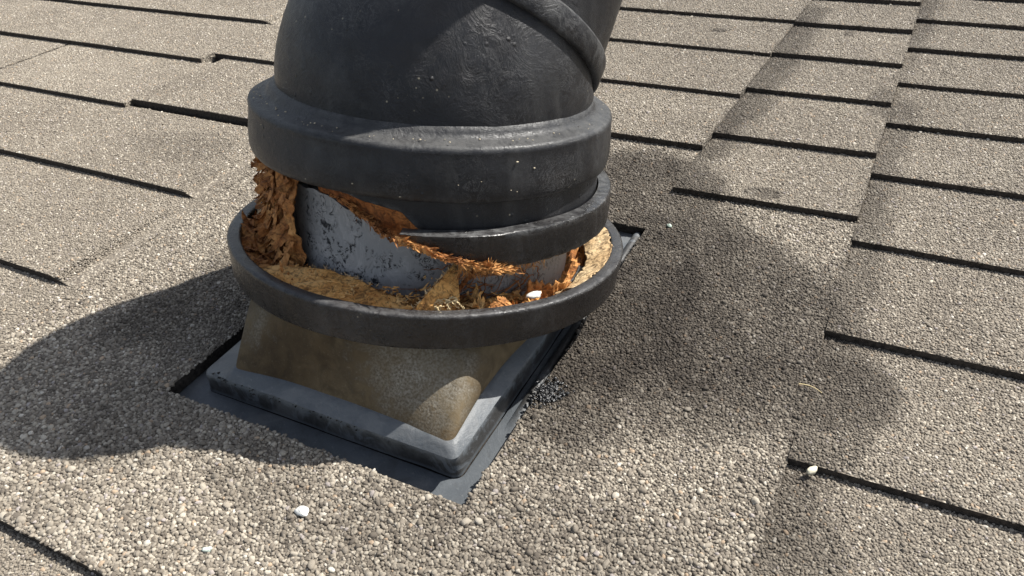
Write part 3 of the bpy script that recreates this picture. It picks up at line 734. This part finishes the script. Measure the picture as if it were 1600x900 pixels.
def curved_sheet(name, a0, a1, lo, hi, mat, parent=vent, nu=46, nv=18, amp=.002, sc=60., seed=1, thick=.0012, fold=None, rag=.0, ridg=False):
    """sheet bent round the vent; lo/hi give (r, t) at azimuth parameter u in 0..1"""
    def P(u, v):
        a = a0 + (a1 - a0) * u; r0, t0 = lo(u); r1, t1 = hi(u)
        v2 = v * (1 + rag * vnoise(u * 34, 3.3, 0, seed) + rag * .5 * vnoise(u * 90, 1.3, 0, seed)) if v > .5 else v
        r = r0 + (r1 - r0) * v2; t = t0 + (t1 - t0) * v2
        if fold: dr, dt = fold(u, v); r += dr; t += dt
        q = cyl(r, t, a); nz = float(fbm(q[0] * sc, q[1] * sc, q[2] * sc * .5, seed, 4)) + (.5 - abs(float(vnoise(q[0] * sc * 2.2, q[1] * sc * 2.2, q[2] * sc * 1.2, seed + 9))) if ridg else 0); return q + az_vec(a) * nz * amp
    top = [P(i / (nu - 1), j / (nv - 1)) for i in range(nu) for j in range(nv)]
    a_in = [q - az_vec(a0 + (a1 - a0) * (k // nv) / (nu - 1)) * thick for k, q in enumerate(top)]
    n = len(top); V = top + a_in; F = []
    I = lambda i, j: i * nv + j
    for i in range(nu - 1):
        for j in range(nv - 1):
            q = (I(i, j), I(i + 1, j), I(i + 1, j + 1), I(i, j + 1)); F.append(q); F.append(tuple(x + n for x in q[::-1]))
    rim = [I(i, 0) for i in range(nu)] + [I(nu - 1, j) for j in range(1, nv)] + [I(i, nv - 1) for i in range(nu - 2, -1, -1)] + [I(0, j) for j in range(nv - 2, 0, -1)]
    for a, b in zip(rim, rim[1:] + rim[:1]): F.append((b, a, a + n, b + n))
    return mesh(name, V, F, mat, parent)

# hanging clump of fibre on the left, between rim and collar
def clump():
    fold = lambda u, v: (.0055 * vnoise(u * 7, v * 2.2, 0, 3) + .004 * vnoise(u * 15, v * 5, 0, 8), .002 * vnoise(u * 9, v * 4, 0, 5))
    curved_sheet('fibre_clump', -150, -106, lambda u: (.146 - .004 * u, .080), lambda u: (.152, .184), MFI, fold=fold, amp=.0045, sc=85, seed=5, nu=90, nv=80, rag=.0, ridg=True)
    it = []
    for _ in range(190):
        a = RNG.uniform(-146, -108); t = RNG.uniform(.086, .175)
        p = cyl(.150 + RNG.uniform(-.001, .005), t, a)
        d = -AX * 1. + az_tan(a) * RNG.normal(0, .4) + az_vec(a) * abs(RNG.normal(.15, .25))
        it.append((p, d, az_vec(a), RNG.uniform(.008, .020), RNG.uniform(.0040, .0120), dict(taper=random.random() < .5, curl=RNG.normal(.5, .6), twist=RNG.normal(0, .8))))
    tag(shreds('clump_shreds', it, MFI), kind='stuff')
clump()
# pale sheets against the rim's inner wall
curved_sheet('pale_lining', -16, 62, lambda u: (.1520 + .010 * (1 - u) ** 2, .0790), lambda u: (.1785, .0915), MPL, amp=.0035, seed=9, rag=.06, ridg=True, nu=70)
curved_sheet('rust_lining', -24, -8, lambda u: (.1480 + .012 * u, .070), lambda u: (.150 + .016 * u, .094 - .010 * u), MFI, amp=.004, seed=12, rag=.2, ridg=True)
curved_sheet('pale_lining', 158, 205, lambda u: (.150, .082), lambda u: (.1765, .0895), MPL, amp=.003, seed=14, rag=.12)
# rusty lining under the collar, right of the pipe's torn edge
curved_sheet('rust_lining', -101, -60, lambda u: (.1350 + .008 * u, float(pipe_top(-101 + 41 * u)) - .001), lambda u: (.1530, .184 if u < .72 else .184 - .10 * (u - .72)), MRU, amp=.003, seed=21, rag=.03,
             fold=lambda u, v: (.003 * vnoise(u * 12, v * 3, 0, 2), 0))
# frayed rope of fibre along the torn edge
edge = np.array([(-96, .1600, .1400), (-88, .1560, .1410), (-84, .1520, .1425), (-78, .1460, .1445), (-72, .1415, .1540), (-66, .1440, .1725), (-60, .1385, .1735), (-54, .1310, .1735), (-48, .1258, .1730), (-42, .1210, .1725), (-36, .1165, .1720)])
def edge_at(s):
    i = s * (len(edge) - 1); return [np.interp(i, np.arange(len(edge)), edge[:, k]) for k in range(3)]
it = []
for _ in range(470):
    s = RNG.random() ** .62; a, t, r = edge_at(s); e2 = edge_at(min(1, s + .03)); a2, t2, r2 = e2 if s < .97 else edge_at(s - .03)
    d = (cyl(r2, t2, a2) - cyl(r, t, a)) * (1 if s < .97 else -1); d = d / np.linalg.norm(d)
    p = cyl(r + RNG.normal(.0, .0016), t + .0030 + RNG.normal(0, .0012), a)
    it.append((p, d + rv(.24) + az_vec(a) * .10 + AX * .18, az_vec(a) + rv(.3), RNG.uniform(.005, .012), RNG.uniform(.0010, .0036), dict(curl=RNG.normal(0, .6), twist=RNG.normal(0, 1.4))))
# the tuft that sticks up near its lower end, and the hanging tuft under the rim
for _ in range(70):
    a = -43.5 + RNG.normal(0, 1.2); p = cyl(.1735, .1225 + RNG.normal(0, .0015), a)
    d = AX * RNG.uniform(.5, 1.) + az_tan(a) * RNG.normal(.1, .35) + az_vec(a) * RNG.uniform(0, .35)
    it.append((p, d, az_vec(a), RNG.uniform(.004, .012), RNG.uniform(.0012, .0036), dict(curl=RNG.normal(0, .8), twist=RNG.normal(0, 1))))
for _ in range(130):
    a = RNG.uniform(-33, -20) if RNG.random() < .4 else RNG.uniform(-50, -36); p = cyl(.160, .122, a)
    it.append((p, -AX + az_tan(a) * RNG.normal(0, .5) + az_vec(a) * RNG.normal(-.1, .2), az_vec(a), RNG.uniform(.006, .017), RNG.uniform(.0008, .0022), dict(curl=RNG.normal(0, .7))))
tag(shreds('torn_edge', it, MFI), kind='stuff')
# thin brown roots wandering over the pipe
def strand(pts, r, sides=5):
    pts = np.array(pts); V = []; n = len(pts)
    for i, p in enumerate(pts):
        d = pts[min(i + 1, n - 1)] - pts[max(i - 1, 0)]; d /= np.linalg.norm(d) + 1e-9
        s = np.cross(d, [.3, .2, .9]); s /= np.linalg.norm(s); u = np.cross(s, d); rr = r * (1 - .6 * i / n)
        V += [p + rr * (s * math.cos(2 * PI * k / sides) + u * math.sin(2 * PI * k / sides)) for k in range(sides)]
    F = [(i * sides + k, i * sides + (k + 1) % sides, (i + 1) * sides + (k + 1) % sides, (i + 1) * sides + k) for i in range(n - 1) for k in range(sides)]
    return V, F
def strands(name, lst, mat, parent=vent, sides=5):
    V = []; F = []
    for pts, r in lst:
        v, f = strand(pts, r, sides); n = len(V); V += v; F += [tuple(q + n for q in g) for g in f]
    return mesh(name, V, F, mat, parent)
ls = []
for k in range(44):
    a = RNG.uniform(-54, -12); t = RNG.uniform(.080, .118); da = RNG.normal(-.8, 1.2); dt = RNG.normal(-.0010, .0013); pts = []
    for i in range(11):
        pts.append(cyl(PR + .0025 + .0012 * random.random(), t, a)); a += da + RNG.normal(0, .7); t = max(.078, t + dt + RNG.normal(0, .0009))
    ls.append((pts, RNG.uniform(.0003, .0008)))
# the thick brown root from the tuft down to the rim
for k in range(16):
    pts = []
    for i in range(14):
        u = i / 13; pts.append(cyl(PR + .006 + .002 * random.random() + .010 * (1 - u), .119 - .041 * u + RNG.normal(0, .0012), -42 - 9.5 * u ** .8 + RNG.normal(0, .5)))
    ls.append((pts, RNG.uniform(.0005, .0011)))
tag(strands('roots', ls, MRU), kind='stuff')

# leaves ------------------------------------------------------------
def long_hi(u):
    s = math.sin(PI * min(1, max(0, u)) ** .85) ** .55
    return (.1785 - .0365 * s, .0870 + .0065 * s)
def leaf_obj(name, label, a0, a1, lo, hi, mat, seed, **kw):
    o = curved_sheet(name, a0, a1, lo, hi, mat, parent=None, seed=seed, thick=.0009, **kw)
    c = cyl(.165, .085, (a0 + a1) / 2); me = o.data
    co_ = np.empty(len(me.vertices) * 3); me.vertices.foreach_get('co', co_); co_ = co_.reshape(-1, 3) - c; me.vertices.foreach_set('co', co_.ravel())
    o.location = P0 + c; return tag(o, label, 'leaf')
leaf_obj('dead_leaf', 'long curled brown dead leaf lying along the front inside of the black rim', -113, -60.5, lambda u: (.1785, .0870), long_hi, MLF, 31, ridg=True, amp=.0016, sc=75, nu=80, nv=22,
         fold=lambda u, v: (.0035 * vnoise(u * 9, v * 3, 0, 4), .0015 * vnoise(u * 14, v * 3, 0, 9)))
tri = lambda u: (.1780 - .032 * u ** .9, .0875 + .0330 * u ** .75)
leaf_obj('dead_leaf', 'upright pointed brown leaf leaning on the flaking grey pipe, beside the long curled one', -62.5, -49.5, lambda u: (.1770 - .006 * u, .0860), tri, MLF, 37, ridg=True, amp=.0013, sc=90, nu=40, nv=26)
leaf_obj('dead_leaf', 'small orange leaf scrap on the rim just right of the pale curled tendrils', -41.5, -35.0, lambda u: (.1775, .0885), lambda u: (.1665, .0885 + .0055 * math.sin(PI * (u * .9 + .05))), MFI, 39, amp=.0035, sc=150, nu=30, nv=16, rag=.35, ridg=True)
# little flakes peeling from the long leaf and its neighbour
it = []
for _ in range(100):
    a = RNG.uniform(-108, -52); u = RNG.random(); p = cyl(.178 - .030 * u, .0895 + .005 * u + (.012 * u if a > -60 else 0), a)
    it.append((p, az_tan(a) + rv(.5), AX * .7 + az_vec(a), RNG.uniform(.003, .009), RNG.uniform(.0010, .0030), dict(curl=RNG.normal(.3, .7))))
tag(shreds('leaf_flakes', it, MLF), kind='stuff')
it = []
for _ in range(120):
    u = RNG.random()
    if RNG.random() < .55: a = -113 + 52.5 * u; r_, t_ = long_hi(u)
    else: a = -62.5 + 13 * u; r_, t_ = .1780 - .032 * u ** .9, .0875 + .0330 * u ** .75
    it.append((cyl(r_, t_ + .0008, a), AX * .8 + az_tan(a) * RNG.normal(0, .8) + az_vec(a) * RNG.normal(.2, .4), az_vec(a), RNG.uniform(.002, .005), RNG.uniform(.0006, .0016), dict(curl=RNG.normal(0, .8), seg=3)))
tag(shreds('frayed_edge', it, MPL), kind='stuff')
# pale tendrils
tp = NT('pale_tendril', .7); MTE = tp.out((.66, .50, .27))
ls = []; cc0 = cyl(.172, .096, -53)
for k in range(9):
    a = -56 + RNG.uniform(0, 7); t = .088 + RNG.uniform(0, .003); pts = []; ph = RNG.uniform(0, 6); rr = RNG.uniform(.003, .007)
    for i in range(22):
        th = ph + i * RNG.uniform(.10, .17) * (1 if k % 2 else -1); pts.append(cyl(.1745 + .004 * math.sin(th * .7 + k), t + .004 + rr * math.sin(th) * .8 + .0006 * math.sin(i * .9 + k), a + (1.9 + .4 * math.sin(i * .7 + k)) * math.cos(th * 1.1) * rr / .006) - cc0)
    ls.append((pts, RNG.uniform(.0005, .0010)))
o = strands('curled_tendril', ls, MTE, None); o.location = P0 + cc0; tag(o, 'pale yellow curled tendrils on the rim in front of the pointed leaf', 'tendril')

# ------------------------------------------------------------------ loose stones and straw
def stone(name, label, x, y, z, r, col, cat='stone', flat=.6, seed=0, asp=(1.2, .85), rot=0.):
    bm_V = []; nu, nv = 14, 9; F = []
    for j in range(nv + 1):
        ph = PI * j / nv
        for i in range(nu):
            th = 2 * PI * i / nu; d = np.array([math.sin(ph) * math.cos(th), math.sin(ph) * math.sin(th), math.cos(ph)])
            q = d * (1 + .60 * float(fbm(d[0] * 1.9 + seed, d[1] * 1.9, d[2] * 1.9, seed, 3))); ca, sa = math.cos(rot), math.sin(rot)
            q = q * np.array([asp[0], asp[1], flat]) * r; bm_V.append((q[0] * ca - q[1] * sa, q[0] * sa + q[1] * ca, q[2]))
    for j in range(nv):
        for i in range(nu): F.append((j * nu + i, (j + 1) * nu + i, (j + 1) * nu + (i + 1) % nu, j * nu + (i + 1) % nu))
    t = NT(name + '_mat', .75); n = t.noise(260, 3); m = t.out(t.mix(t.ramp(n, [(.3, 0.), (.8, .45)]), col, tuple(c * .55 for c in col)), nrm=t.bump(n, .0012, .6))
    o = mesh(name, bm_V, F, m, None); o.location = (x, y, z); return tag(o, label, cat)
W_ = (.80, .79, .74)
stone('white_chip', 'largest white stone chip on the gravel, below the left half of the flashing', -.358, .259, .0026, .0048, W_, seed=1, asp=(1.35, .9))
stone('white_chip', 'white elongated chip near the bottom edge, left of the largest white chip', -.403, .201, .0022, .0027, (.62, .69, .60), seed=2, asp=(1.5, .8), rot=.6)
stone('white_chip', 'small pale chip below the vent shadow near the left edge of the gravel', -.556, .179, .0022, .0022, W_, seed=3)
stone('white_chip', 'pale chip at the very bottom edge straight below the largest white chip', -.304, .226, .0022, .0026, (.58, .55, .46), seed=4)
stone('white_chip', 'cream pointed chip lying against the long shingle edge at lower right', -.0085, .4535, .0030, .0038, (.62, .57, .43), seed=5, asp=(.7, 1.4), rot=-.5)
stone('white_chip', 'tan chip in the dark stain close beside the upper right of the rim', -.220, .755, .0020, .0026, (.42, .50, .42), seed=6)
q = P0 + cyl(.1690, .0905, -27.)
stone('white_stone', 'smooth white stone resting on the fibre inside the right of the rim', q[0], q[1], q[2], .0042, (.82, .78, .70), seed=8, asp=(1.4, .8), flat=.6, rot=.9)
sm = NT('straw_mat', .7); ms_ = sm.out((.62, .50, .27))
p1 = np.array([-.026, .545, .0045]); ls = [([np.array([-.010 + .020 * u, .0045 * math.sin(2.2 * u) - .008 * u, .0008 * math.sin(3 * u)]) for u in np.linspace(0, 1, 9)], .0006)]
o = strands('straw', ls, ms_, None); o.location = p1; tag(o, 'thin yellow straw lying on the stained gravel beside the second seam', 'straw')

for o in list(C.objects):
    if o.name.startswith('white_chip'): o['group'] = 'pale stone chips lying on the granules'

# tar smear beside the flashing
tt = NT('wet_tar', .25, spec=.6); nn_ = tt.noise(150, 4, .6); mt = tt.out(tt.ramp(nn_, [(.4, (.012, .012, .013)), (.7, (.05, .05, .05))]), nrm=tt.bump(nn_, .004, 1.))
pts = [(RNG.normal(0, .006), RNG.normal(0, .0085), .002 + RNG.uniform(0, .0015), RNG.uniform(.0007, .0019)) for _ in range(240)]
o = lumps('tar_smear', pts, mt, None, flat=.6, rel_=False); o.location = (-.2340, .4545, 0); tag(o, 'glossy black lumps of tar beside the right-hand flashing edge', 'tar')
